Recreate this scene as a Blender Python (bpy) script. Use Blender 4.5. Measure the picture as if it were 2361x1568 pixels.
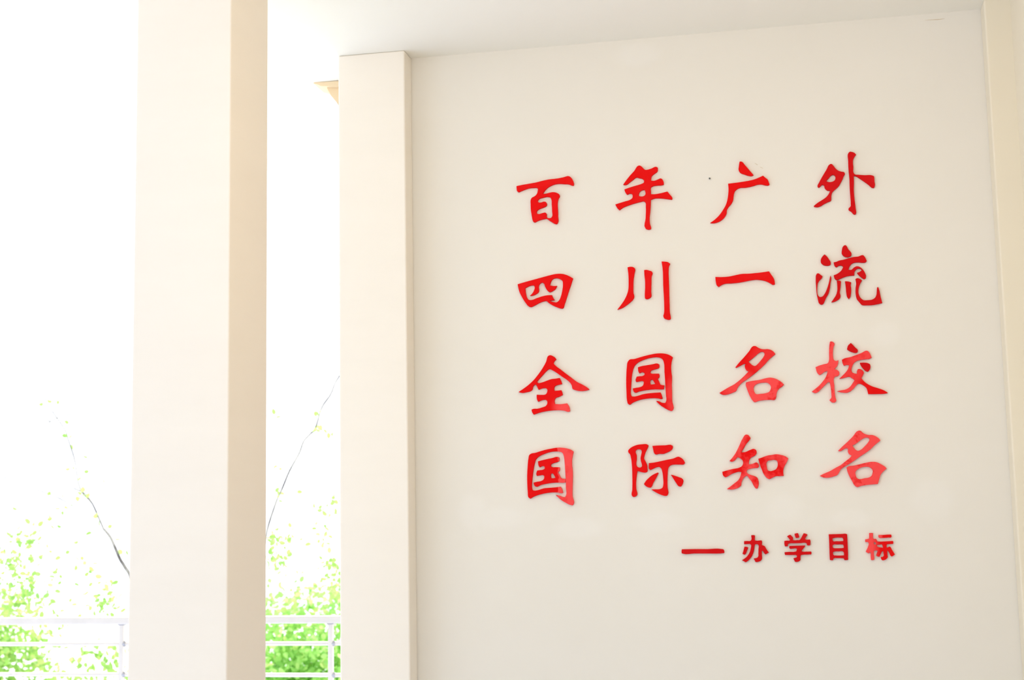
import bpy, bmesh, math, random
import numpy as np
from mathutils import Vector, Matrix

for o in list(bpy.data.objects):
    bpy.data.objects.remove(o)
scene = bpy.context.scene
COL = scene.collection

# ------------------------------------------------------------------ camera
# photograph 2361 x 1568; x runs along the lettered wall, y into it, z up
W, H, F = 2361.0, 1568.0, 3300.0
EYE = 1.65
up = np.array([697 - W / 2, H / 2 + 24750, -F]); up /= np.linalg.norm(up)
ndx = 1870 - W / 2
ndy = -(up[0] * ndx + up[2] * (-F)) / up[1]
nn = np.array([ndx, ndy, -F]); nn /= np.linalg.norm(nn)
ex = np.cross(nn, up)
R = np.array([ex, nn, up])            # rows: world axes in camera coordinates = camera-to-world

def ray(px, py):
    return R @ np.array([px - W / 2, H / 2 - py, -F])

def at(px, py, Y):
    d = ray(px, py)
    d = d * (Y / d[1])
    return Vector((d[0], Y, d[2] + EYE))

cd = bpy.data.cameras.new('camera')
cam = bpy.data.objects.new('camera', cd)
COL.objects.link(cam)
cam.matrix_world = Matrix([[R[0, 0], R[0, 1], R[0, 2], 0], [R[1, 0], R[1, 1], R[1, 2], 0], [R[2, 0], R[2, 1], R[2, 2], EYE], [0, 0, 0, 1]])
cd.sensor_width = 36.0
cd.lens = F / W * 36.0
cd.dof.use_dof = True
cd.dof.focus_distance = 7.2
cd.dof.aperture_fstop = 1.8
cd.clip_end = 300
scene.camera = cam

# ------------------------------------------------------------------ light
scene.view_settings.view_transform = 'Standard'
scene.view_settings.look = 'None'
scene.view_settings.gamma = 1.0
scene.view_settings.use_curve_mapping = False
scene.view_settings.exposure = 0.0
SKY = 1.87
world = bpy.data.worlds.new('overcast_sky')
scene.world = world
world.use_nodes = True
bg = world.node_tree.nodes['Background']
bg.inputs['Color'].default_value = (.945, .985, 1.06, 1)
bg.inputs['Strength'].default_value = SKY

# hazy sun from beyond the railing, high on the left: it only reaches the strip of floor beside the railing
sd = bpy.data.lights.new('sun', 'SUN'); sd.energy = 5.0; sd.angle = math.radians(6); sd.color = (1.0, .98, .95)
so = bpy.data.objects.new('sun', sd); COL.objects.link(so)
so.rotation_euler = Vector((-.35, .55, 1.0)).to_track_quat('Z', 'Y').to_euler()
# added warm fill light above the frame, lifting the column side and upper wall
for i, (x, y, z, e) in enumerate([(-.45, 4.1, 3.62, 39)]):
    ld = bpy.data.lights.new('fill_light', 'POINT')
    ld.energy = e; ld.color = (1.0, .76, .46); ld.shadow_soft_size = .25
    lo = bpy.data.objects.new('fill_light', ld); lo.location = (x, y, z); COL.objects.link(lo)

# ------------------------------------------------------------------ materials
def new_mat(name):
    m = bpy.data.materials.new(name); m.use_nodes = True
    nt = m.node_tree
    return m, nt, nt.nodes['Principled BSDF']

def noise(nt, vec, scale, detail=3, rough=.5, vscale=None):
    n = nt.nodes.new('ShaderNodeTexNoise')
    n.inputs['Scale'].default_value = scale
    n.inputs['Detail'].default_value = detail
    n.inputs['Roughness'].default_value = rough
    if vscale:
        mp = nt.nodes.new('ShaderNodeMapping')
        mp.inputs['Scale'].default_value = vscale
        nt.links.new(vec, mp.inputs['Vector']); vec = mp.outputs[0]
    nt.links.new(vec, n.inputs['Vector'])
    return n.outputs['Fac']

def ramp(nt, fac, a, b):
    r = nt.nodes.new('ShaderNodeMapRange')
    r.inputs['From Min'].default_value = a; r.inputs['From Max'].default_value = b
    nt.links.new(fac, r.inputs['Value'])
    return r.outputs[0]

def mix(nt, fac, a, b):
    m = nt.nodes.new('ShaderNodeMix'); m.data_type = 'RGBA'
    if isinstance(fac, float): m.inputs[0].default_value = fac
    else: nt.links.new(fac, m.inputs[0])
    for k, v in ((6, a), (7, b)):
        if isinstance(v, tuple): m.inputs[k].default_value = (*v, 1)
        else: nt.links.new(v, m.inputs[k])
    return m.outputs[2]

def math_(nt, op, a, b=None, clamp=False):
    m = nt.nodes.new('ShaderNodeMath'); m.operation = op; m.use_clamp = clamp
    for k, v in ((0, a), (1, b)):
        if v is None: continue
        if isinstance(v, (int, float)): m.inputs[k].default_value = v
        else: nt.links.new(v, m.inputs[k])
    return m.outputs[0]

def bump(nt, p, h, strength, dist=.002):
    b = nt.nodes.new('ShaderNodeBump')
    b.inputs['Strength'].default_value = strength
    b.inputs['Distance'].default_value = dist
    nt.links.new(h, b.inputs['Height']); nt.links.new(b.outputs[0], p.inputs['Normal'])

def blob_mask(nt, pos, spots, wob=.35):
    """soft irregular patches at fixed places on a surface: (x, y, z, rx, rz)"""
    wn = noise(nt, pos, 14, 3)
    tot = None
    for (x, y, z, rx, rz) in spots:
        mp = nt.nodes.new('ShaderNodeMapping'); mp.vector_type = 'POINT'
        mp.inputs['Location'].default_value = (-x / rx, 0, -z / rz)
        mp.inputs['Scale'].default_value = (1 / rx, 0, 1 / rz)
        nt.links.new(pos, mp.inputs['Vector'])
        ln = nt.nodes.new('ShaderNodeVectorMath'); ln.operation = 'LENGTH'
        nt.links.new(mp.outputs[0], ln.inputs[0])
        d = math_(nt, 'ADD', ln.outputs['Value'], math_(nt, 'MULTIPLY', wn, wob))
        f = nt.nodes.new('ShaderNodeMapRange'); f.interpolation_type = 'SMOOTHSTEP'
        f.inputs['From Min'].default_value = 1.35; f.inputs['From Max'].default_value = .6
        nt.links.new(d, f.inputs['Value'])
        tot = f.outputs[0] if tot is None else math_(nt, 'MAXIMUM', tot, f.outputs[0])
    return tot

def plaster(name, col, col2, stretch=None, spots=None, spotcol=None, rough=.75, grain=.25):
    m, nt, p = new_mat(name)
    tc = nt.nodes.new('ShaderNodeNewGeometry')
    pos = tc.outputs['Position']
    big = ramp(nt, noise(nt, pos, 1.1, 5, .6, stretch), .3, .7)
    c = mix(nt, big, col, col2)
    if spots:
        c = mix(nt, math_(nt, 'MULTIPLY', blob_mask(nt, pos, spots), .4), c, spotcol)
    nt.links.new(c, p.inputs['Base Color'])
    p.inputs['Roughness'].default_value = rough
    p.inputs['Specular IOR Level'].default_value = .25
    fine = noise(nt, pos, 60, 6, .6)
    wavy = noise(nt, pos, 5, 2, .5)
    h = math_(nt, 'ADD', math_(nt, 'MULTIPLY', fine, .25), wavy)
    bump(nt, p, h, grain, .004)
    return m

WALL_Y = 7.19
PIL_Y = 7.05
def wp(px, py): return at(px, py, WALL_Y)
spots = []
for (px, py, rx, ry) in [(1335, 1218, 70, 28), (1150, 1195, 80, 30), (1520, 1205, 60, 26), (1810, 1172, 48, 34), (2150, 1150, 55, 50),
                         (2040, 770, 36, 34), (1470, 125, 60, 34), (1090, 1180, 40, 50), (1960, 1195, 50, 24)]:
    v = wp(px, py)
    spots.append((v.x, v.y, v.z, rx * .0022, ry * .0022))
M = {}
M['wall'] = plaster('cream_wall_plaster', (.865, .825, .745), (.85, .81, .725), spots=spots, spotcol=(.90, .87, .81))
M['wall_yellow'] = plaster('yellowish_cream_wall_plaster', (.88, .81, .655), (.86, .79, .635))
M['column'] = plaster('cream_column_plaster', (.925, .855, .755), (.905, .835, .735), stretch=(1, 1, 5))
M['pilaster'] = plaster('cream_pilaster_plaster', (.945, .885, .79), (.925, .865, .77), stretch=(1, 1, 5))
M['ceiling'] = plaster('white_ceiling_plaster', (.968, .938, .84), (.96, .928, .825), grain=.15)
M['floor'] = plaster('pale_blue_floor', (.70, .78, .98), (.68, .76, .96), rough=.35, grain=.05)  # unseen floor, tinted blue to bounce cool light onto the lower walls
M['ground'] = plaster('pale_concrete_ground', (.84, .84, .82), (.78, .79, .76))
M['tan'] = plaster('tan_moulding_plaster', (.88, .70, .46), (.80, .58, .34))

def metal(name, col, rough, metallic):
    m, nt, p = new_mat(name)
    tc = nt.nodes.new('ShaderNodeTexCoord')
    f = ramp(nt, noise(nt, tc.outputs['Object'], 9, 4), .35, .65)
    nt.links.new(mix(nt, f, col, tuple(c * .94 for c in col)), p.inputs['Base Color'])
    p.inputs['Roughness'].default_value = rough
    p.inputs['Metallic'].default_value = metallic
    return m
M['rail'] = metal('brushed_rail_metal', (.66, .61, .56), .35, .3)
M['joint'] = metal('dull_joint_metal', (.42, .41, .44), .5, .7)
M['nail'] = metal('dark_nail_metal', (.10, .11, .11), .5, .6)

def bark(name, a, b):
    m, nt, p = new_mat(name)
    tc = nt.nodes.new('ShaderNodeNewGeometry')
    f = ramp(nt, noise(nt, tc.outputs['Position'], 9, 4), .4, .62)
    nt.links.new(mix(nt, f, a, b), p.inputs['Base Color'])
    p.inputs['Roughness'].default_value = .85
    return m
M['bark'] = bark('pale_bark', (.46, .42, .36), (.22, .19, .17))
M['twig'] = bark('glare_paled_twig_bark', (.42, .40, .36), (.10, .09, .085))  # pale stretches put the sky's glare on the twigs into the colour

def leafmat(name, a, b, c):
    m, nt, p = new_mat(name)
    at_ = nt.nodes.new('ShaderNodeAttribute'); at_.attribute_name = 'tint'
    f = at_.outputs['Fac']
    col = mix(nt, ramp(nt, f, 0, .6), a, b)
    col = mix(nt, ramp(nt, f, .8, 1), col, c)
    nt.links.new(col, p.inputs['Base Color'])
    p.inputs['Roughness'].default_value = .45
    tr = nt.nodes.new('ShaderNodeBsdfTranslucent')
    nt.links.new(col, tr.inputs['Color'])
    ms = nt.nodes.new('ShaderNodeMixShader'); ms.inputs[0].default_value = .5
    nt.links.new(p.outputs[0], ms.inputs[1]); nt.links.new(tr.outputs[0], ms.inputs[2])
    out = nt.nodes['Material Output']
    nt.links.new(ms.outputs[0], out.inputs['Surface'])
    return m
M['leaf'] = leafmat('fresh_green_leaf', (.30, .60, .15), (.50, .80, .24), (.74, .80, .32))
M['leafpale'] = leafmat('yellow_green_leaf', (.28, .52, .12), (.42, .66, .16), (.62, .66, .24))

# ------------------------------------------------------------------ helpers
def link(o, parent=None):
    COL.objects.link(o)
    if parent: o.parent = parent
    return o

def obj(name, bm, mat, parent=None, smooth=False):
    me = bpy.data.meshes.new(name)
    bmesh.ops.recalc_face_normals(bm, faces=bm.faces)
    bm.to_mesh(me); bm.free()
    if smooth:
        for p in me.polygons: p.use_smooth = True
    me.materials.append(mat)
    return link(bpy.data.objects.new(name, me), parent)

def tag(o, label=None, cat=None, group=None, kind=None):
    if label: o['label'] = label
    if cat: o['category'] = cat
    if group: o['group'] = group
    if kind: o['kind'] = kind
    return o

def empty(name, loc, label, cat, group=None):
    o = bpy.data.objects.new(name, None); o.location = loc
    o.empty_display_size = .1
    return tag(link(o), label, cat, group)

def box(bm, x0, x1, y0, y1, z0, z1, bev=0.0):
    r = bmesh.ops.create_cube(bm, size=1)
    vs = r['verts']
    bmesh.ops.scale(bm, vec=(x1 - x0, y1 - y0, z1 - z0), verts=vs)
    bmesh.ops.translate(bm, vec=((x0 + x1) / 2, (y0 + y1) / 2, (z0 + z1) / 2), verts=vs)
    if bev:
        es = list({e for v in vs for e in v.link_edges})
        bmesh.ops.bevel(bm, geom=es, offset=bev, segments=3, affect='EDGES', profile=.5)

def boxobj(name, dims, mat, bev=0.0, parent=None):
    bm = bmesh.new(); box(bm, *dims, bev=bev)
    return obj(name, bm, mat, parent)

def tube(bm, pts, rad, seg=8):
    pts = [Vector(p) for p in pts]
    rings = []
    n = len(pts)
    for i, p in enumerate(pts):
        t = (pts[min(i + 1, n - 1)] - pts[max(i - 1, 0)]).normalized()
        a = t.cross(Vector((0, 1, 0)))
        if a.length < .1: a = t.cross(Vector((1, 0, 0)))
        a.normalize(); b = t.cross(a)
        r = rad[i] if hasattr(rad, '__len__') else rad
        rings.append([bm.verts.new(p + a * math.cos(k * 2 * math.pi / seg) * r + b * math.sin(k * 2 * math.pi / seg) * r) for k in range(seg)])
    for i in range(n - 1):
        for k in range(seg):
            bm.faces.new((rings[i][k], rings[i][(k + 1) % seg], rings[i + 1][(k + 1) % seg], rings[i + 1][k]))
    bm.faces.new(rings[0][::-1]); bm.faces.new(rings[-1])

def smooth_path(pts, n=6):
    pts = [Vector(p) for p in pts]
    out = []
    P = [pts[0] * 2 - pts[1]] + pts + [pts[-1] * 2 - pts[-2]]
    for i in range(1, len(P) - 2):
        for k in range(n):
            t = k / n
            a, b, c, d = P[i - 1], P[i], P[i + 1], P[i + 2]
            out.append(.5 * ((2 * b) + (c - a) * t + (2 * a - 5 * b + 4 * c - d) * t * t + (3 * b - a - 3 * c + d) * t ** 3))
    out.append(pts[-1])
    return out

# ------------------------------------------------------------------ the setting
CEIL = EYE + 2.5
EDGE_Y = 8.86
pl0 = at(779.5, 700, PIL_Y).x; pl1 = at(932, 120, PIL_Y).x
pl0 = at(779.5, 130, PIL_Y).x
rp0 = at(2268, 0, PIL_Y).x; rp1 = at(2329, 0, PIL_Y).x
XL, YB = -10.0, -5.0
tag(boxobj('floor', (XL, rp1, YB, EDGE_Y + .12, -.25, 0), M['floor']), kind='structure')
tag(boxobj('ceiling', (XL, rp1 + .3, YB, EDGE_Y + .12, CEIL, CEIL + .25), M['ceiling']), kind='structure')
tag(boxobj('trim_1', (XL, rp1 + .3, EDGE_Y + .12, EDGE_Y + .30, CEIL - .03, CEIL + .55), M['ceiling'], .006), kind='structure')
tag(boxobj('wall_back', (pl0 + .12, rp1, WALL_Y, EDGE_Y + .1, 0, CEIL), M['wall']), kind='structure')
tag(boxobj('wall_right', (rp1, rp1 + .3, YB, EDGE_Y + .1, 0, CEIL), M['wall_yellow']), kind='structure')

o = boxobj('pilaster', (pl0, pl1, PIL_Y, WALL_Y, 0, CEIL), M['pilaster'], .008)
tag(o, 'narrow cream plaster pilaster at the left end of the lettered wall', 'pilaster')
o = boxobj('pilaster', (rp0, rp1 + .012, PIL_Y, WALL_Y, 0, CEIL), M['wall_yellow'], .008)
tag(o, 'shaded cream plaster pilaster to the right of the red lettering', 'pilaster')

CY = 5.5
c0 = at(317.5, 0, CY).x; c1 = at(533, 0, CY).x
o = boxobj('column', (c0, c1, CY, CY + .425, 0, CEIL), M['column'], .006)
tag(o, 'large square cream plaster column standing free in front of the railing', 'column')

tag(boxobj('ground', (-60, 40, EDGE_Y + .3, 90, -4.3, -4.0), M['ground']), kind='structure')
# (character, crop origin x, y, display px per photo px, list of pieces; a piece = [outer, hole, ...])
G = {}
def g(key, ox, oy, sc, *pieces):
    G[key] = (ox, oy, sc, [[[tuple(map(float, p.split(','))) for p in c.split()] for c in pc] for pc in pieces])
g('bai', 1180, 380, 9.8,
 ["105,480 250,450 400,425 560,395 700,358 850,328 1000,312 1150,285 1300,258 1350,300 1390,380 1398,450 1385,470 1350,460 1290,438 1190,432 1080,425 980,435 880,472 810,515 750,575 695,655 760,652 860,628 940,617 1020,635 1075,675 1080,705 1050,770 1032,880 1038,1000 1042,1150 1035,1310 1015,1335 970,1330 900,1290 830,1245 785,1215 740,1222 640,1245 570,1272 515,1298 490,1290 470,1250 450,1150 430,1020 425,900 430,780 450,745 510,712 560,665 585,590 588,545 565,518 500,517 400,525 290,558 200,595 150,615 120,595 108,540",
  "580,810 620,765 700,740 820,722 870,740 895,790 902,900 910,1050 912,1160 890,1195 840,1205 800,1195 785,1160 783,1100 760,1080 690,1090 610,1112 570,1100 560,1065 580,1025 640,990 740,950 785,920 790,890 770,840 735,830 660,850 610,850"])
g('nian', 1400, 370, 9.8,
 ["700,118 730,112 770,130 820,180 860,210 920,205 1000,180 1110,142 1140,160 1135,240 1060,300 1010,345 990,400 990,455 1060,458 1140,430 1215,405 1245,425 1272,480 1275,540 1250,550 1140,560 1040,575 990,605 985,690 985,760 1060,762 1180,745 1360,700 1410,760 1470,860 1460,880 1360,868 1180,850 1070,855 985,885 980,1000 970,1150 955,1330 965,1430 990,1520 985,1548 940,1560 890,1550 862,1530 868,1300 872,1050 860,945 820,918 760,930 620,965 470,1015 350,1065 275,1120 235,1085 180,995 270,965 400,925 520,885 565,850 575,800 555,755 510,745 450,770 420,740 385,655 450,630 620,575 780,525 825,500 830,455 800,415 720,395 660,380 600,420 510,490 420,550 360,545 420,460 510,345 610,235",
  "710,800 715,750 745,695 790,670 835,660 855,690 855,780 820,805 760,812"])
g('guang', 1620, 360, 9.8,
 ["835,122 880,122 960,205 1060,320 1150,425 1110,445 1040,440 950,412 850,370 815,320 820,220"],
 ["575,622 720,605 880,582 1040,555 1180,520 1290,475 1365,440 1410,480 1470,530 1495,590 1512,635 1490,655 1420,655 1330,635 1240,640 1140,670 1040,695 940,708 850,712 790,735 735,780 710,840 695,940 680,1010 650,1070 590,1140 548,1210 540,1290 500,1370 430,1440 340,1490 250,1512 170,1508 260,1445 370,1340 460,1215 520,1110 560,980 578,860 585,740"])
g('wai', 1860, 340, 9.8,
 ["525,378 555,370 600,405 650,470 710,520 780,545 845,560 862,580 835,650 805,720 770,790 730,860 680,915 620,965 575,1020 558,1080 555,1150 550,1195 480,1230 390,1275 310,1325 240,1345 165,1335 160,1320 240,1255 350,1185 430,1130 490,1060 530,975 460,965 410,920 385,850 350,840 300,885 265,905 245,880 280,790 350,660 440,510",
  "440,750 500,690 545,635 595,615 640,640 650,690 630,740 590,768 530,780 470,775"],
 ["945,120 975,95 1020,100 1090,130 1115,160 1075,215 1050,275 1045,340 1055,450 1060,570 1085,605 1160,615 1300,625 1480,630 1525,650 1532,760 1540,870 1520,910 1480,905 1400,840 1280,755 1170,680 1110,645 1062,640 1068,800 1065,960 1075,1120 1095,1280 1110,1400 1120,1470 1105,1510 1070,1510 1010,1450 945,1400 945,1380 990,1330 995,1250 985,1100 972,900 965,700 945,500 938,300"])
g('si', 1180, 590, 9.8,
 ["130,640 300,590 500,535 700,480 850,440 1000,408 1130,405 1220,425 1310,465 1380,505 1345,620 1290,780 1240,940 1190,1090 1150,1185 1120,1188 1020,1160 900,1105 830,1060 780,1018 720,1025 620,1062 500,1125 420,1155 380,1140 310,1060 240,950 170,810",
  "300,730 350,700 450,665 500,665 518,710 500,780 460,850 410,900 470,895 550,860 600,820 612,760 605,700 630,630 680,598 725,625 750,690 780,750 820,800 850,818 910,798 980,750 1020,678 940,680 860,665 880,590 930,520 1020,502 1100,530 1145,570 1155,630 1140,780 1110,910 1070,1000 1020,1045 930,1040 850,1012 910,1005 970,995 940,960 905,885 800,890 690,912 560,955 430,998 380,990 340,940 315,850"])
g('chuan', 1410, 590, 9.8,
 ["360,258 420,245 480,250 525,280 515,400 495,530 490,700 492,830 510,910 500,960 440,1030 340,1110 230,1180 130,1215 200,1125 280,1010 345,880 378,760 385,600 380,430"],
 ["735,320 790,315 850,330 915,360 925,385 905,450 898,600 893,800 888,930 850,960 790,975 755,960 750,900 757,750 755,550 742,430"],
 ["1130,125 1210,130 1270,140 1322,175 1295,240 1287,330 1290,500 1298,700 1302,900 1308,1100 1316,1280 1335,1380 1338,1420 1300,1442 1250,1435 1190,1410 1170,1370 1185,1290 1188,1100 1180,900 1168,700 1163,500 1155,300"])
g('yi', 1640, 560, 9.8,
 ["90,770 230,772 400,760 520,735 680,702 850,695 1000,682 1150,665 1305,642 1350,710 1410,800 1435,900 1435,935 1400,945 1330,910 1250,870 1150,842 1030,830 900,842 760,870 600,898 450,912 290,925 220,955 165,992 125,960 100,870"])
g('liu', 1870, 560, 9.2235,
 ["690,65 725,48 760,72 790,130 830,175 860,220 850,275 800,298 740,300 690,275 655,230 655,160"],
 ["285,245 320,270 380,345 420,420 415,460 370,482 310,482 250,460 210,415 205,370 230,305"],
 ["480,415 540,400 600,375 700,355 800,325 900,300 1000,290 1110,262 1145,300 1185,380 1165,408 1100,420 1010,412 920,420 860,450 820,500 795,570 860,570 910,525 970,497 1030,508 1100,565 1150,640 1170,710 1160,755 1125,768 1080,740 1010,680 975,635 1030,618 1080,580 1050,548 1000,545 950,575 925,620 920,690 850,695 760,710 660,745 590,775 545,790 510,765 480,690 560,655 640,590 685,510 660,485 600,480 540,518 510,500"],
 ["130,650 160,648 200,675 245,710 225,755 180,800 150,850 135,940 135,1050 150,1120 195,1152 240,1140 290,1080 340,970 380,840 400,740 410,695 425,720 415,850 400,970 370,1080 320,1170 285,1250 255,1300 210,1310 170,1280 145,1200 120,1080 105,900 100,750 105,690"],
 ["548,800 600,800 638,820 632,900 620,1000 612,1060 628,1130 610,1180 560,1220 500,1250 430,1262 480,1190 530,1110 555,1020 558,900"],
 ["722,815 780,818 855,840 845,900 855,980 850,1080 825,1170 800,1190 770,1150 750,1060 738,930"],
 ["945,765 985,750 1040,765 1085,795 1050,860 1020,940 1008,1040 1025,1120 1070,1185 1120,1218 1200,1218 1300,1205 1360,1165 1390,1100 1400,1000 1405,945 1430,940 1450,1000 1470,1100 1515,1278 1420,1300 1300,1320 1180,1325 1080,1315 1030,1260 975,1190 950,1080 948,960 960,850"])
g('quan', 1190, 800, 8.711,
 ["650,175 690,165 740,185 785,220 805,250 765,290 750,325 790,375 870,435 980,520 1100,610 1220,700 1350,765 1440,825 1470,855 1400,875 1300,885 1200,870 1135,845 1115,770 1075,710 1010,655 920,595 820,525 740,475 660,445 610,480 540,555 470,630 415,695 440,722 520,712 620,675 710,645 800,635 870,622 900,680 920,745 830,765 775,790 760,840 765,880 840,875 905,868 925,920 932,965 860,1000 790,1028 770,1070 770,1110 780,1145 880,1150 1020,1132 1060,1190 1080,1290 1050,1302 960,1280 860,1270 720,1275 600,1290 480,1315 350,1358 325,1320 308,1260 340,1245 430,1240 520,1215 600,1180 620,1150 620,1085 590,1062 520,1068 440,1100 420,1060 412,958 500,962 600,945 620,910 625,855 595,828 540,828 450,858 430,820 400,765 375,752 340,790 320,860 280,890 200,910 110,922 45,905 130,850 250,760 360,655 460,530 540,410 600,300"])
GUO = ["330,305 440,290 560,255 700,215 850,180 980,158 1120,155 1240,175 1320,210 1370,245 1345,340 1330,450 1335,600 1350,720 1345,900 1352,1100 1355,1300 1378,1510 1350,1540 1290,1530 1180,1475 1060,1395 965,1300 1040,1310 1120,1345 1190,1350 1212,1300 1205,1150 1195,1000 1185,800 1170,600 1160,400 1130,310 1080,265 1010,248 900,250 780,272 640,320 530,375 455,450 415,540 385,680 370,850 360,1000 358,1130 380,1185 430,1195 520,1180 650,1140 780,1118 920,1105 1075,1095 1100,1150 1125,1240 1100,1252 1010,1238 900,1232 780,1240 640,1260 500,1300 400,1345 330,1390 295,1375 270,1300 255,1100 248,900 250,700 262,500 290,350"]
YU = ["530,490 620,462 760,438 880,418 1000,398 1045,420 1040,500 980,530 900,550 845,575 830,625 870,642 950,642 1040,645 1050,680 1040,740 1005,765 1040,830 1075,905 1165,925 1150,1020 1080,1022 940,1020 800,1030 660,1050 550,1075 455,1100 430,1075 405,1000 480,985 570,970 640,940 665,900 672,840 640,822 570,830 490,845 475,810 500,715 570,705 650,695 690,665 685,625 640,608 565,635 545,600", "835,795 880,785 905,820 945,890 900,900 838,905 825,850"]
g('guo_a', 1420, 800, 10.4533, GUO, YU)
g('guo_b', 1190, 1020, 10.4533,
 ["360,272 460,252 580,215 700,180 850,150 960,130 1100,127 1220,145 1320,178 1380,220 1360,320 1345,420 1345,550 1360,700 1360,900 1355,1100 1355,1300 1385,1480 1360,1515 1310,1510 1200,1460 1080,1385 955,1272 1040,1282 1110,1310 1180,1320 1205,1270 1200,1100 1195,900 1180,650 1165,450 1145,320 1110,250 1040,225 930,220 800,238 660,285 540,345 475,410 445,500 415,650 395,800 380,950 375,1080 395,1150 440,1162 530,1150 660,1110 800,1095 940,1085 1070,1068 1100,1120 1130,1210 1100,1225 1010,1210 900,1205 780,1215 620,1245 480,1285 400,1320 340,1358 300,1330 280,1200 268,1000 265,800 275,600 295,400 320,300"],
 ["525,458 620,432 760,400 880,375 990,350 1035,365 1040,450 980,480 890,505 840,535 835,580 880,598 960,598 1045,600 1050,640 1040,690 1000,715 1040,780 1080,855 1190,880 1190,965 1130,975 1000,970 850,980 720,1000 590,1030 475,1070 440,1040 418,970 500,950 590,935 650,905 672,870 678,810 640,790 570,798 500,808 485,780 505,680 570,670 650,658 690,630 680,585 635,572 568,602 545,570", "840,760 880,745 910,785 945,850 900,865 845,862 832,810"])
g('ming_a', 1650, 780, 9.8,
 ["855,175 900,175 960,210 1020,238 1100,248 1180,245 1260,268 1320,315 1350,355 1290,405 1220,465 1140,555 1040,655 940,745 830,835 700,930 600,1000 530,1070 490,1130 460,1190 380,1230 280,1265 190,1278 130,1265 85,1235 180,1175 290,1110 420,1040 500,980 600,895 690,805 745,745 700,728 665,670 662,600 690,575 640,580 560,620 460,668 445,655 530,550 640,430 750,300",
  "740,525 800,480 880,415 960,345 1030,305 1080,312 1105,350 1080,420 1020,500 950,580 890,625 840,612 780,565"],
 ["685,1000 760,975 880,955 1000,938 1120,905 1240,888 1330,905 1420,945 1500,1000 1545,1045 1500,1090 1440,1130 1395,1190 1375,1260 1365,1340 1340,1385 1240,1388 1100,1395 980,1412 870,1440 830,1400 770,1300 710,1150 680,1040",
  "860,1110 900,1050 980,1015 1080,1000 1170,1005 1220,1040 1250,1100 1240,1160 1200,1215 1130,1240 1020,1255 900,1252 875,1210 860,1160"])
g('xiao', 1870, 780, 8.711,
 ["380,68 410,62 450,80 470,105 450,180 440,280 443,370 465,440 500,455 550,440 545,500 520,560 470,618 530,640 570,685 565,730 530,760 480,770 462,800 468,950 478,1100 495,1200 508,1250 480,1285 440,1292 400,1270 370,1240 405,1200 408,1120 395,980 375,880 350,880 290,930 210,1010 130,1085 90,1100 15,1072 60,1035 140,970 220,885 290,790 325,700 330,655 270,672 215,715 170,738 130,700 90,580 160,550 260,520 340,495 355,460 362,300 368,150"],
 ["800,93 840,130 890,185 940,240 930,280 900,292 840,282 770,255 722,220 740,150"],
 ["620,430 680,400 780,380 880,345 1000,300 1130,250 1160,270 1200,340 1218,385 1180,410 1100,420 1000,432 920,455 860,500 830,560 812,620 825,680 870,705 925,712 920,670 940,618 980,615 1040,650 1060,690 1045,740 1010,800 1060,860 1140,920 1230,965 1340,1000 1440,1035 1500,1065 1545,1098 1480,1112 1350,1118 1150,1120 1135,1060 1115,1000 1060,950 1000,918 950,912 900,955 850,1015 790,1065 720,1092 650,1092 580,1080 525,1062 600,1045 700,1025 770,985 830,910 875,840 830,805 770,772 700,785 640,802 570,812 620,760 690,690 745,610 765,540 720,535 660,550 635,500"],
 ["980,492 1060,488 1130,495 1185,525 1195,570 1180,630 1140,670 1100,658 1050,610 1000,545"])
g('ji', 1440, 1010, 10.4533,
 ["85,310 130,250 220,195 320,162 430,150 540,152 575,180 555,240 510,330 480,420 465,490 500,560 540,650 548,740 545,810 510,830 430,828 370,812 310,795 298,850 285,950 275,1080 280,1230 300,1370 270,1405 205,1418 175,1385 185,1250 188,1050 185,850 175,650 155,480 130,390 90,345",
  "265,310 300,275 350,270 400,290 412,320 400,400 385,480 395,560 415,630 418,680 380,712 330,705 290,670 278,620 290,520 290,420"],
 ["670,190 800,180 980,175 1140,175 1158,195 1145,270 1100,310 1020,350 930,382 830,382 740,395 715,370 690,280"],
 ["585,605 700,592 860,560 1020,525 1180,492 1300,450 1350,470 1420,530 1455,600 1430,632 1330,640 1210,640 1130,650 1070,690 1045,760 1035,880 1030,1050 1035,1200 1050,1340 1020,1390 970,1395 880,1370 760,1315 640,1240 740,1235 850,1230 910,1200 932,1130 930,980 910,820 880,730 830,698 770,705 700,735 620,772 590,745 582,660"],
 ["465,1110 510,1040 600,945 700,875 800,830 815,850 760,960 690,1080 625,1195 590,1195 500,1150"],
 ["1115,880 1200,905 1300,940 1390,980 1415,1020 1400,1100 1350,1170 1310,1165 1240,1080 1170,970"])
g('zhi', 1660, 990, 9.8,
 ["580,120 620,120 665,155 692,200 660,250 600,320 545,410 480,520 560,515 680,465 770,440 815,470 828,520 810,570 760,610 700,640 665,690 650,790 720,785 830,750 865,780 880,830 860,865 780,875 690,890 620,915 600,950 620,990 700,1030 780,1055 840,1090 870,1160 875,1240 850,1335 820,1340 770,1285 720,1190 660,1110 610,1045 560,1070 510,1140 485,1210 480,1260 430,1310 350,1345 250,1362 155,1350 230,1295 330,1215 410,1150 460,1060 485,965 430,958 340,980 240,1020 170,1065 115,1080 75,1050 50,960 150,930 290,895 420,870 490,835 520,780 518,720 470,665 400,625 370,660 320,710 260,732 215,715 280,640 350,540 430,380 510,210"],
 ["865,665 960,632 1060,595 1170,578 1280,562 1390,580 1480,610 1545,655 1510,740 1465,820 1435,900 1430,980 1440,1050 1360,1058 1260,1060 1180,1095 1110,1125 1060,1100 1000,1030 940,900 890,760",
  "1055,750 1080,715 1150,698 1230,690 1285,710 1305,770 1300,840 1270,895 1200,930 1120,942 1080,920 1060,850"])
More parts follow.
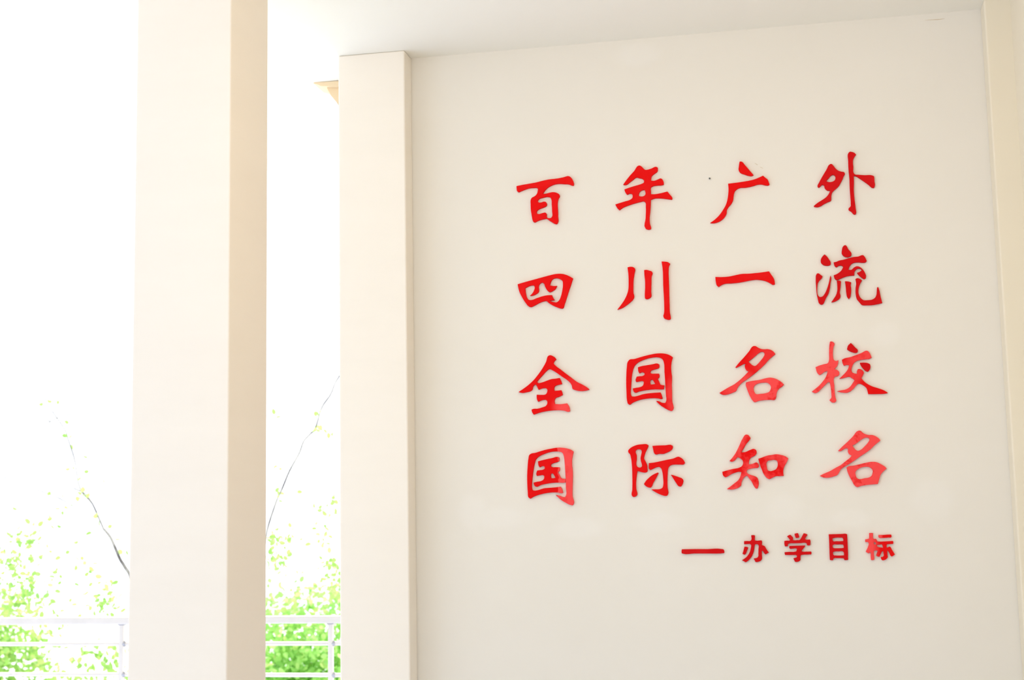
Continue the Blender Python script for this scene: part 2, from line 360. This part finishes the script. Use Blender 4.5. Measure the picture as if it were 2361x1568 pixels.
g('ming_b', 1880, 980, 9.2235,
 ["915,120 950,118 1010,165 1080,200 1140,212 1210,212 1290,242 1350,285 1385,330 1320,380 1250,440 1180,510 1090,580 980,650 860,735 740,815 620,885 550,935 510,1000 470,1060 400,1090 310,1115 220,1122 150,1110 95,1080 180,1035 300,985 430,910 540,850 640,770 730,700 775,650 720,620 690,560 695,510 670,492 600,520 520,558 480,550 560,470 680,360 790,250",
  "790,435 860,400 940,340 1020,285 1090,265 1140,280 1150,310 1120,370 1050,450 960,530 910,550 860,530 820,485"],
 ["665,905 700,880 800,865 920,840 1060,805 1200,782 1300,790 1400,835 1480,885 1518,925 1450,985 1400,1040 1370,1110 1345,1200 1330,1255 1240,1262 1100,1275 980,1295 880,1318 840,1290 780,1190 720,1080 680,980",
  "850,1010 880,960 950,915 1040,890 1120,890 1180,915 1220,965 1215,1030 1190,1085 1140,1115 1050,1130 910,1145 875,1115 858,1060"])
g('dash', 1560, 1220, 19.6,
 ["235,915 800,905 1400,905 2000,900 2130,935 2155,1010 2150,1085 2000,1100 1400,1105 800,1105 300,1118 230,1095 220,1000"])
g('ban', 1700, 1220, 19.6,
 ["305,545 450,538 590,530 622,500 625,280 700,272 785,285 795,320 785,440 800,518 900,525 1020,515 1090,515 1110,545 1105,720 1180,745 1225,765 1300,880 1370,990 1425,1060 1360,1100 1280,1145 1230,1110 1140,985 1105,980 1108,1150 1105,1370 1060,1430 980,1470 880,1490 825,1485 790,1420 740,1330 830,1318 900,1290 940,1240 950,1100 955,900 955,730 920,690 800,690 778,770 760,920 720,1080 660,1220 560,1360 450,1460 375,1500 290,1450 210,1405 290,1355 400,1270 500,1150 570,1010 610,850 622,730 590,685 450,680 305,685"],
 ["320,795 400,800 490,830 470,900 420,1020 370,1130 330,1155 230,1120 270,1000 300,880"])
g('xue', 1800, 1220, 19.6,
 ["285,330 360,280 435,255 490,310 560,400 560,440 545,490 600,505 750,500 860,490 900,440 960,330 1035,190 1120,205 1215,250 1170,320 1100,430 1140,470 1230,480 1320,475 1338,500 1345,640 1335,735 1260,745 1185,735 1160,640 1100,622 900,635 600,645 400,650 335,680 320,780 250,785 190,780 165,680 165,535 280,520 400,515 420,490 350,400"],
 ["620,215 700,190 780,185 810,250 845,370 780,395 685,405 650,330"],
 ["390,765 600,755 850,748 1110,740 1090,800 1020,890 960,960 940,1000 1000,1018 1200,1020 1370,1015 1395,1060 1375,1150 1200,1155 980,1165 920,1180 895,1280 890,1400 820,1465 740,1485 650,1475 610,1400 570,1325 650,1300 720,1275 735,1220 700,1180 600,1172 400,1175 200,1172 180,1120 175,1045 400,1030 640,1022 705,1000 720,940 735,900 700,878 550,885 410,885 385,840"])
g('mu', 1895, 1220, 19.6,
 ["310,235 600,228 900,220 1090,215 1140,235 1150,400 1165,700 1180,1000 1185,1395 1100,1405 1020,1400 985,1330 900,1318 700,1315 560,1320 520,1350 515,1405 440,1412 360,1395 350,1200 338,900 325,500",
  "480,420 600,395 800,390 930,400 965,450 968,540 850,548 650,548 510,545 485,500",
  "480,740 530,705 700,700 900,700 960,710 985,760 985,850 850,862 650,865 540,860 490,810",
  "500,1050 560,1020 750,1015 940,1010 985,1050 1000,1190 850,1195 650,1195 540,1180 505,1120"])
g('biao', 1990, 1220, 19.6,
 ["275,180 360,175 445,180 450,280 450,400 500,445 580,440 620,500 660,560 720,565 900,560 1100,550 1350,535 1370,600 1360,670 1200,680 1080,690 1065,740 1070,830 1130,825 1200,790 1240,810 1300,920 1400,1080 1440,1150 1370,1200 1300,1245 1250,1210 1180,1070 1110,960 1098,1000 1100,1150 1110,1290 1060,1350 960,1405 870,1410 830,1370 800,1265 880,1255 930,1215 925,1100 910,1000 860,1010 810,1110 740,1255 660,1240 590,1200 620,1100 660,1000 620,970 540,970 490,990 490,1150 510,1300 505,1390 430,1405 360,1395 345,1250 330,1060 310,1030 260,1100 190,1070 120,1020 180,900 230,780 260,680 240,610 180,585 110,590 95,520 100,465 200,450 270,430 275,300",
  "480,600 530,595 580,640 570,700 520,690 480,650",
  "620,720 750,705 850,700 880,750 900,840 820,830 700,815 650,790"],
 ["700,265 900,265 1100,250 1260,245 1290,320 1260,385 1100,390 900,400 740,400 690,340"])
# ------------------------------------------------------------------ raised red characters
def path_contour(pts):
    """closed outline through the points: smooth bends, crisp corners"""
    n = len(pts)
    P = [np.array(p) for p in pts]
    corner = []
    for i in range(n):
        a = P[i] - P[i - 1]; b = P[(i + 1) % n] - P[i]
        c = np.dot(a, b) / (np.linalg.norm(a) * np.linalg.norm(b) + 1e-9)
        corner.append(math.degrees(math.acos(max(-1, min(1, c)))) > 62)
    T = []
    for i in range(n):
        a = P[i] - P[i - 1]; b = P[(i + 1) % n] - P[i]
        la, lb = np.linalg.norm(a), np.linalg.norm(b)
        t = (a / la * lb + b / lb * la) / (la + lb)      # unit-ish tangent
        T.append(t)
    out = []
    for i in range(n):
        j = (i + 1) % n
        d = P[j] - P[i]; L = np.linalg.norm(d)
        t0 = d / L if corner[i] else T[i]
        t1 = d / L if corner[j] else T[j]
        k = 1 if L < 14 else 4
        for s in range(k):
            u = s / k
            h = (2*u**3-3*u**2+1)*P[i] + (u**3-2*u**2+u)*t0*L + (-2*u**3+3*u**2)*P[j] + (u**3-u**2)*t1*L
            out.append(h)
    return out

def red_paint(name, deep, pale, mode, rng=0):
    """mode: 'deep', 'pale' or (x0, side) = paler to the right of the vertical line x0 in wall coordinates"""
    m, nt, p = new_mat(name)
    g_ = nt.nodes.new('ShaderNodeNewGeometry')
    pos = g_.outputs['Position']
    if mode == 'deep':
        f = math_(nt, 'MULTIPLY', ramp(nt, noise(nt, pos, 9, 3), .45, .8), .10)
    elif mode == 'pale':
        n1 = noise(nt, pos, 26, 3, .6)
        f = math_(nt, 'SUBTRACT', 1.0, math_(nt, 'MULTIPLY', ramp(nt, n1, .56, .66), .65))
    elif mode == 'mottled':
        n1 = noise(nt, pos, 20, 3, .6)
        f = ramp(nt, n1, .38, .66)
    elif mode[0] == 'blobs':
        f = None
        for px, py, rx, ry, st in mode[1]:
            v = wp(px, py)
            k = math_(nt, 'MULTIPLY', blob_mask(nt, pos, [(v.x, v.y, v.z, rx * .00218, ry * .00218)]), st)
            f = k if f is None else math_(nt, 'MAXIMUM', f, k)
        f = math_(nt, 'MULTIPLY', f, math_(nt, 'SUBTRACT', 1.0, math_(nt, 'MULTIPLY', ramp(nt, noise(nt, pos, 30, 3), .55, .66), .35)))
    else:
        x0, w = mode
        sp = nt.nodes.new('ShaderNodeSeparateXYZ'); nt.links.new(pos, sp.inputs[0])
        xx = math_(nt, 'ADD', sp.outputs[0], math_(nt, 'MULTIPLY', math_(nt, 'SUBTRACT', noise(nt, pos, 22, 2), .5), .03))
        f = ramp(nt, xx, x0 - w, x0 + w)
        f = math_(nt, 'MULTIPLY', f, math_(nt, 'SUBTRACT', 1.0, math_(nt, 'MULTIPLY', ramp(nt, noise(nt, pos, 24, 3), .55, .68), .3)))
    nt.links.new(mix(nt, f, deep, pale), p.inputs['Base Color'])
    p.inputs['Roughness'].default_value = .6
    p.inputs['Specular IOR Level'].default_value = .06
    return m

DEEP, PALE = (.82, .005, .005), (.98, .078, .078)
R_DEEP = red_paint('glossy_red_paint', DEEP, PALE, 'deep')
R_PALE = red_paint('pale_red_paint', DEEP, PALE, 'pale')  # paler red with deeper blotches
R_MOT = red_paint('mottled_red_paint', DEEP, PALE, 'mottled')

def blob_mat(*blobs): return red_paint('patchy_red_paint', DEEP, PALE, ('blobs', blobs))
R_DARK = red_paint('dark_shaded_red_paint', (.66, .005, .007), PALE, 'deep')  # darker red; the right column's dimmer ambient is put into this colour

def line_mat(px, py, w=.004, name='part_pale_red_paint', pale=PALE):  # paler red on one side of a vertical line
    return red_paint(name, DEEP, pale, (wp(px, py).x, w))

def character(key, label, mats, thick=.014, group=None):
    ox, oy, sc, pieces = G[key]
    FY = WALL_Y - thick
    allp = [c for pc in pieces for c in pc[0]]
    cx = ox + (min(p[0] for p in allp) + max(p[0] for p in allp)) / 2 / sc
    cy = oy + max(p[1] for p in allp) / sc
    base = at(cx, cy, WALL_Y); base = Vector((base.x, WALL_Y, base.z))
    root = None
    if len(pieces) > 1:
        root = empty('raised_character', base, label, 'character', group)
    for i, pc in enumerate(pieces):
        cu = bpy.data.curves.new('c', 'CURVE'); cu.dimensions = '2D'; cu.fill_mode = 'BOTH'
        cu.extrude = thick / 2 - .0008
        cu.bevel_depth = .0008; cu.bevel_resolution = 0; cu.offset = -.0008
        for cont in pc:
            pts = path_contour(cont)
            s = cu.splines.new('POLY'); s.points.add(len(pts) - 1); s.use_cyclic_u = True
            for q, pt in enumerate(pts):
                v = at(ox + pt[0] / sc, oy + pt[1] / sc, FY)
                s.points[q].co = (v.x - base.x, v.z - base.z, 0, 1)
        tmp = bpy.data.objects.new('tmp', cu); COL.objects.link(tmp)
        bpy.context.view_layer.update()
        dg = bpy.context.evaluated_depsgraph_get()
        me = bpy.data.meshes.new_from_object(tmp.evaluated_get(dg))
        bpy.data.objects.remove(tmp); bpy.data.curves.remove(cu)
        # curve plane (x, y) -> wall plane (x, z), back face just touching the wall
        me.transform(Matrix(((1, 0, 0, 0), (0, 0, -1, -thick / 2 - .0003), (0, 1, 0, 0), (0, 0, 0, 1))))
        me.materials.clear()
        me.materials.append(mats[min(i, len(mats) - 1)] if isinstance(mats, list) else mats)
        nm = 'raised_character' if root is None else 'stroke'
        me.name = nm
        o = bpy.data.objects.new(nm, me)
        if root is None:
            o.location = base
            link(o); tag(o, label, 'character', group)
        else:
            link(o, root)

BIG = 'large red characters in four rows'
character('bai', 'large red raised Chinese character 百, leftmost in the top row on the cream wall', R_DEEP, group=BIG)
character('nian', 'large red raised Chinese character 年, second in the top row, above the three strokes of 川', R_DEEP, group=BIG)
character('guang', 'large red raised Chinese character 广, third in the top row, a dot over a sweeping stroke', R_DEEP, group=BIG)
character('wai', 'large red raised Chinese character 外, rightmost in the top row, highest of all', R_DARK, group=BIG)
character('si', 'large red raised Chinese character 四, wide and flat, leftmost in the second row', R_DEEP, group=BIG)
character('chuan', 'large red raised Chinese character 川, three upright strokes in the second row', R_DEEP, group=BIG)
character('yi', 'large red raised Chinese character 一, a single level stroke in the second row', R_DEEP, group=BIG)
character('liu', 'large red raised Chinese character 流, many strokes, rightmost in the second row', R_DARK, group=BIG)
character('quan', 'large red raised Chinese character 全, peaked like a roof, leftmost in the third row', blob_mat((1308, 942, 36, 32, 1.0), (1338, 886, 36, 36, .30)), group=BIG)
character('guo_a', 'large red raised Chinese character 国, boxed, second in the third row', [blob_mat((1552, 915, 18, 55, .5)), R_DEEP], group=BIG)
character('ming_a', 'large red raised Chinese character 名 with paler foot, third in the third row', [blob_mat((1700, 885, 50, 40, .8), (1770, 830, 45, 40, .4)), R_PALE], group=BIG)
character('xiao', 'large mostly pale red character 校 with a dark red dot, rightmost in the third row', [R_PALE, R_DARK, blob_mat((1988, 825, 40, 28, .8), (1945, 895, 40, 30, .9), (1960, 860, 34, 30, .6)), R_DARK], group=BIG)
character('guo_b', 'large red raised Chinese character 国, boxed with a paler right side, leftmost in the fourth row', [line_mat(1287, 1060, .0015), line_mat(1288, 1110, .002)], group=BIG)
character('ji', 'large red raised Chinese character 际, second in the fourth row', R_DEEP, group=BIG)
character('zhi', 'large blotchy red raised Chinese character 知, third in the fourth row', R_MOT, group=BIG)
character('ming_b', 'large pale red raised Chinese character 名, rightmost in the fourth row', R_PALE, group=BIG)
SM = 'small red characters in the bottom line'
character('dash', 'long red raised dash opening the small bottom line', R_DARK, .012, SM)
character('ban', 'small red raised Chinese character 办, next to the dash in the bottom line', R_DARK, .012, SM)
character('xue', 'small red raised Chinese character 学, between 办 and 目 in the bottom line', R_DARK, .012, SM)
character('mu', 'small red raised Chinese character 目, ladder shaped, in the bottom line', R_DARK, .012, SM)
character('biao', 'small red raised Chinese character 标 with a paler left side, last in the bottom line', [line_mat(2020, 1260, -.018), line_mat(2034, 1240, -.006)], .012, SM)

# nail in the wall left of 广
bm = bmesh.new()
v = at(1636.5, 412.5, WALL_Y)
tube(bm, [(0, 0, 0), (0, -.010, 0)], .0022, 8)
tube(bm, [(0, -.009, 0), (0, -.012, 0)], .0045, 10)
o = obj('nail', bm, M['nail']); o.location = (v.x, WALL_Y, v.z)
tag(o, 'small dark nail head in the wall just left of the character 广', 'nail')

# hairline cracks in the plaster: short shallow grooves with torn edges
def crack(pts, w):
    bm = bmesh.new()
    P = smooth_path([at(px, py, WALL_Y - .0006) for px, py in pts], 4)
    n = len(P)
    tube(bm, P, [w * math.sin(math.pi * (i + .3) / (n + .3)) + .0002 for i in range(n)], 5)
    return bm
M['crack'] = bark('crack_shadow_brown', (.62, .50, .33), (.72, .60, .42))
e = None
for pts, w in (([(2132, 47), (2150, 45.5), (2163, 45), (2178, 43)], .0013), ([(1740, 376), (1747, 380.5)], .0009), ([(1752, 385), (1759, 388)], .0008)):
    o = obj('crack', crack(pts, w), M['crack'])
    o.parent = bpy.data.objects['wall_back']

# ------------------------------------------------------------------ tan corbel under the ceiling, behind the left pilaster
KY = 7.5
root = empty('corbel', at(775, 200, KY), 'small tan moulded corbel under the ceiling, poking out left of the narrow pilaster', 'corbel')
def prism(pts, y0, y1, org):
    bm = bmesh.new()
    a = []; b = []
    for px, py in pts:
        v = at(px, py, KY); v.z = min(v.z, CEIL)
        a.append(bm.verts.new(Vector((v.x, y0, v.z)) - org)); b.append(bm.verts.new(Vector((v.x, y1, v.z)) - org))
    bm.faces.new(a); bm.faces.new(b[::-1])
    for i in range(len(a)):
        j = (i + 1) % len(a)
        bm.faces.new((a[i], b[i], b[j], a[j]))
    return bm
bmo = prism([(731, 185), (729, 198), (741, 201.5), (745, 204), (757, 204.5), (780, 205.5), (908, 206), (908, 185)], KY - .05, KY + .13, root.location)
obj('moulding', bmo, M['tan'], root)
bmo = prism([(757, 204), (759, 210), (763, 217), (767, 224), (772, 230), (778, 237), (784, 246), (790, 258), (815, 264), (908, 270), (908, 204)], KY - .025, KY + .10, root.location)
obj('bracket', bmo, M['tan'], root)

# ------------------------------------------------------------------ railing
RY = 8.80
z_of = lambda px, py: at(px, py, RY).z
zt = z_of(690, 1419.5); zb = z_of(690, 1437.5)
z2 = (z_of(690, 1479), z_of(690, 1489)); z3 = (z_of(690, 1551.5), z_of(690, 1561.5))
x_post = (at(281, 1480, RY).x, at(763, 1480, RY).x)
sp = x_post[1] - x_post[0]
X0, X1 = x_post[0] - 2 * sp - .25, pl0 + .12
rail = empty('railing', (x_post[0], RY, 0), 'pale metal balcony railing of level rails running behind the columns', 'railing')
O = rail.location
def rbox(name, x0, x1, yh, z0, z1, mat, bev, parent=rail):
    bm = bmesh.new(); box(bm, x0 - O.x, x1 - O.x, -yh, yh, z0, z1, bev)
    return obj(name, bm, mat, parent)
rbox('handrail', X0, X1, .028, zb, zt, M['rail'], .010)
dz = (z2[0] + z2[1]) / 2 - (z3[0] + z3[1]) / 2
rh = (z2[0] - z2[1]) / 2
zc = (z2[0] + z2[1]) / 2
k = 0
while zc - k * dz > .1:
    bm = bmesh.new()
    tube(bm, [(X0 - O.x, 0, zc - k * dz), (X1 - O.x, 0, zc - k * dz)], rh, 12)
    obj('rail', bm, M['rail'], rail, smooth=False)
    k += 1
nrail = k
for i in range(-2, 2):
    xp = x_post[0] + i * sp
    post = rbox('post', xp - .016, xp + .016, .016, 0, zb, M['rail'], .006)
    rbox('collar', xp - .022, xp + .022, .020, zb - .006, zb + .001, M['joint'], .002, post)
    rbox('base_plate', xp - .05, xp + .05, .05, 0, .012, M['joint'], .002, post)
    for k in range(nrail):
        zz = zc - k * dz
        bm = bmesh.new()
        tube(bm, [(xp - O.x + .010, 0, zz), (xp - O.x + .028, 0, zz)], rh + .0035, 12)
        obj('sleeve', bm, M['joint'], post)

# ------------------------------------------------------------------ trees and shrubs beyond the railing
def leaves(centres, sizes, mat, parent, seed, org, tint=(0, 1)):
    rng = np.random.default_rng(seed)
    n = len(centres)
    # a folded leaf: six vertices, four triangles as two quads
    shape = np.array([[0, 0, 0], [.32, .30, .10], [.30, .72, .08], [0, 1.05, -.06], [-.30, .72, .08], [-.32, .30, .10]])
    q = rng.normal(size=(n, 4)); q /= np.linalg.norm(q, axis=1)[:, None]
    w, x, y, z = q.T
    Rm = np.stack([np.stack([1-2*(y*y+z*z), 2*(x*y-z*w), 2*(x*z+y*w)], -1), np.stack([2*(x*y+z*w), 1-2*(x*x+z*z), 2*(y*z-x*w)], -1), np.stack([2*(x*z-y*w), 2*(y*z+x*w), 1-2*(x*x+y*y)], -1)], 1)
    P = np.einsum('nij,kj->nki', Rm, shape) * sizes[:, None, None] + centres[:, None, :] - np.array(org)
    me = bpy.data.meshes.new('foliage')
    V = P.reshape(-1, 3)
    idx = (np.arange(n) * 6)[:, None]
    faces = np.concatenate([idx + np.array([[0, 1, 2, 3]]), idx + np.array([[0, 3, 4, 5]])], 0)
    me.vertices.add(len(V)); me.vertices.foreach_set('co', V.ravel())
    me.loops.add(faces.size); me.loops.foreach_set('vertex_index', faces.ravel().astype(np.int32))
    me.polygons.add(len(faces)); me.polygons.foreach_set('loop_start', np.arange(len(faces), dtype=np.int32) * 4)
    me.polygons.foreach_set('loop_total', np.full(len(faces), 4, dtype=np.int32))
    me.update(calc_edges=True)
    a = me.attributes.new('tint', 'FLOAT', 'POINT')
    a.data.foreach_set('value', np.repeat(tint[0] + (tint[1] - tint[0]) * rng.random(n), 6))
    me.materials.append(mat)
    o = link(bpy.data.objects.new('foliage', me), parent)
    o['kind'] = 'stuff'
    return o

def crown(centre, radii, clumps, per, clump_r, seed, fade=1.0):
    rng = np.random.default_rng(seed)
    d = rng.normal(size=(clumps, 3)); d /= np.linalg.norm(d, axis=1)[:, None]
    r = rng.random(clumps) ** .52 * fade
    cc = d * r[:, None] * np.array(radii) + np.array(centre)
    pts = np.repeat(cc, per, 0) + rng.normal(size=(clumps * per, 3)) * clump_r
    return cc, pts

GZ = -4.0
def tree(name, label, cat, px, py, Y, radii, clumps, per, cr, leaf, mat, seed, group, extra=None, tint=(0, 1), nbr=9):
    c = at(px, py, Y)
    root = empty(name, (c.x, Y, GZ), label, cat, group)
    org = root.location
    rng = random.Random(seed)
    top = Vector((0, 0, c.z - GZ))
    bm = bmesh.new()
    pts = [Vector((0, 0, 0)), Vector((.08, .03, top.z * .35)), Vector((-.05, .05, top.z * .7)), top]
    P = smooth_path(pts, 5)
    tube(bm, P, [.07 - .055 * i / len(P) for i in range(len(P))], 8)
    obj('trunk', bm, M['bark'], root, True)
    cc, lp = crown(c, radii, clumps, per, cr, seed)
    for i in range(nbr):
        e = Vector(cc[rng.randrange(len(cc))]) - org
        s = P[int(len(P) * (.45 + .5 * rng.random()))]
        mid = (s + e) / 2 + Vector((0, 0, .15))
        bm = bmesh.new()
        Q = smooth_path([s, mid, e], 5)
        tube(bm, Q, [.016 - .012 * k / len(Q) for k in range(len(Q))], 6)
        obj('branch', bm, M['bark'], root, True)
    if extra is not None:
        lp = np.concatenate([lp, extra], 0)
    sz = np.random.default_rng(seed + 5).uniform(leaf * .7, leaf * 1.3, len(lp))
    leaves(lp, sz, mat, root, seed + 1, org, tint)
    return root

TG = 'tree tops beyond the railing'
rg = np.random.default_rng(5)
ctr = at(695, 1600, 12.2)
dense = np.array(ctr) + rg.normal(size=(4600, 3)) * np.array([.42, .22, .36]) + np.array([0, 0, 0])
tree('leafy_tree', 'dense bright green leafy tree beyond the railing between column and pilaster', 'tree', 700, 1745, 12.2, (.86, .8, 1.55), 420, 22, .075, .060, M['leaf'], 11, TG, extra=dense)
tree('leafy_tree', 'yellow-green leafy tree beyond the railing at the far left', 'tree', -60, 1690, 11.8, (.80, .8, 1.45), 300, 22, .08, .062, M['leafpale'], 23, TG, tint=(0, 1))
tree('leafy_tree', 'sparse pale green leafy tree beyond the railing just left of the big column', 'tree', 250, 1780, 11.2, (.52, .45, 1.25), 130, 18, .08, .058, M['leafpale'], 37, TG)

# a tall thin-limbed tree whose bare twigs cross the bright openings
def limb_tree(label, base_px, Y, limbs, leafspots, seed):
    b = at(base_px[0], base_px[1], Y)
    root = empty('bare_tree', (b.x, Y, GZ), label, 'tree', 'bare thin limbed trees beyond the railing')
    org = root.location
    bm = bmesh.new()
    P = smooth_path([Vector((0, 0, 0)), Vector((.05, 0, 1.8)), b - org], 6)
    tube(bm, P, [.06 - .045 * i / len(P) for i in range(len(P))], 8)
    obj('trunk', bm, M['twig'], root, True)
    for pts, r0, r1 in limbs:
        Q = smooth_path([at(px, py, Y + dy) - org for px, py, dy in pts], 5)
        bm = bmesh.new()
        q_ = 1.0 if r0 > .01 else 1.4
        tube(bm, Q, [q_ * (r0 + (r1 - r0) * k / (len(Q) - 1)) for k in range(len(Q))], 6)
        obj('branch', bm, M['twig'], root, True)
    rng = np.random.default_rng(seed)
    L = []
    for px, py, spread, cnt in leafspots:
        for _ in range(cnt):
            v = at(px + rng.normal() * spread, py + rng.normal() * spread, Y + rng.normal() * .12)
            L.append(v[:])
    L = np.array(L)
    leaves(L, rng.uniform(.03, .055, len(L)), M['leafpale'], root, seed + 1, org)

limb_tree('bare thin-limbed tree with arching twigs seen left of the big column', (318, 1460), 10.0, [
    ([(318, 1460, 0), (306, 1345, 0), (287, 1306, 0), (276, 1288, 0), (265, 1262, 0), (254, 1238, 0), (238, 1218, 0)], .014, .010),
    ([(238, 1218, 0), (224, 1185, .1), (212, 1160, .1), (196, 1138, .2), (170, 1126, .2)], .005, .003),
    ([(212, 1160, .1), (184, 1125, .1), (172, 1060, .1), (158, 1016, 0), (149, 990, 0), (120, 948, 0), (108, 930, .1), (95, 880, .1), (88, 850, .1)], .004, .002),
    ([(112, 975, .1), (140, 960, .1), (165, 955, .1), (200, 953, .1), (245, 973, .1), (285, 985, .2)], .0028, .002),
    ([(116, 972, .1), (103, 968, .1), (72, 984, .1)], .003, .002),
    ([(170, 1168, .2), (130, 1146, .2), (78, 1127, .2), (40, 1115, .2)], .003, .002),
    ([(-20, 1122, .2), (0, 1108, .2), (30, 1094, .2), (45, 1092, .2)], .003, .002),
    ([(-10, 615, .3), (10, 583, .3), (40, 552, .3), (60, 532, .3)], .002, .0014)],
    [(185, 1137, 5, 6), (150, 1180, 10, 6), (100, 1180, 30, 12), (215, 1100, 20, 6), (62, 1250, 18, 50), (25, 1300, 28, 110), (40, 1390, 30, 120), (100, 1330, 30, 18), (200, 1300, 40, 26), (250, 1385, 24, 60), (130, 1345, 30, 14), (120, 925, 12, 5), (160, 1020, 25, 5), (170, 1090, 20, 5), (230, 1205, 18, 5), (150, 1420, 40, 30)], 51)
limb_tree('bare thin-limbed tree with one slanting twig seen between column and pilaster', (585, 1420), 10.2, [
    ([(585, 1420, 0), (610, 1250, 0), (634, 1165, 0), (650, 1128, 0), (668, 1085, 0), (690, 1045, 0), (700, 1018, 0), (716, 1000, 0), (728, 985, 0), (742, 940, 0), (762, 910, 0), (772, 885, 0), (784, 865, 0)], .005, .0035),
    ([(668, 1118, 0), (680, 1112, 0), (690, 1108, 0)], .002, .0015),
    ([(716, 1000, 0), (735, 990, .05), (745, 985, .05)], .002, .0015)],
    [(738, 988, 4, 8), (730, 948, 5, 3), (762, 994, 5, 3), (637, 966, 6, 3), (640, 1075, 10, 4), (640, 1140, 12, 8), (758, 1180, 12, 14), (745, 1240, 14, 16), (660, 1250, 14, 12), (690, 1245, 14, 5), (630, 1240, 10, 22), (640, 1290, 14, 34), (765, 1300, 12, 34), (770, 1350, 14, 30), (770, 1150, 6, 6)], 77)
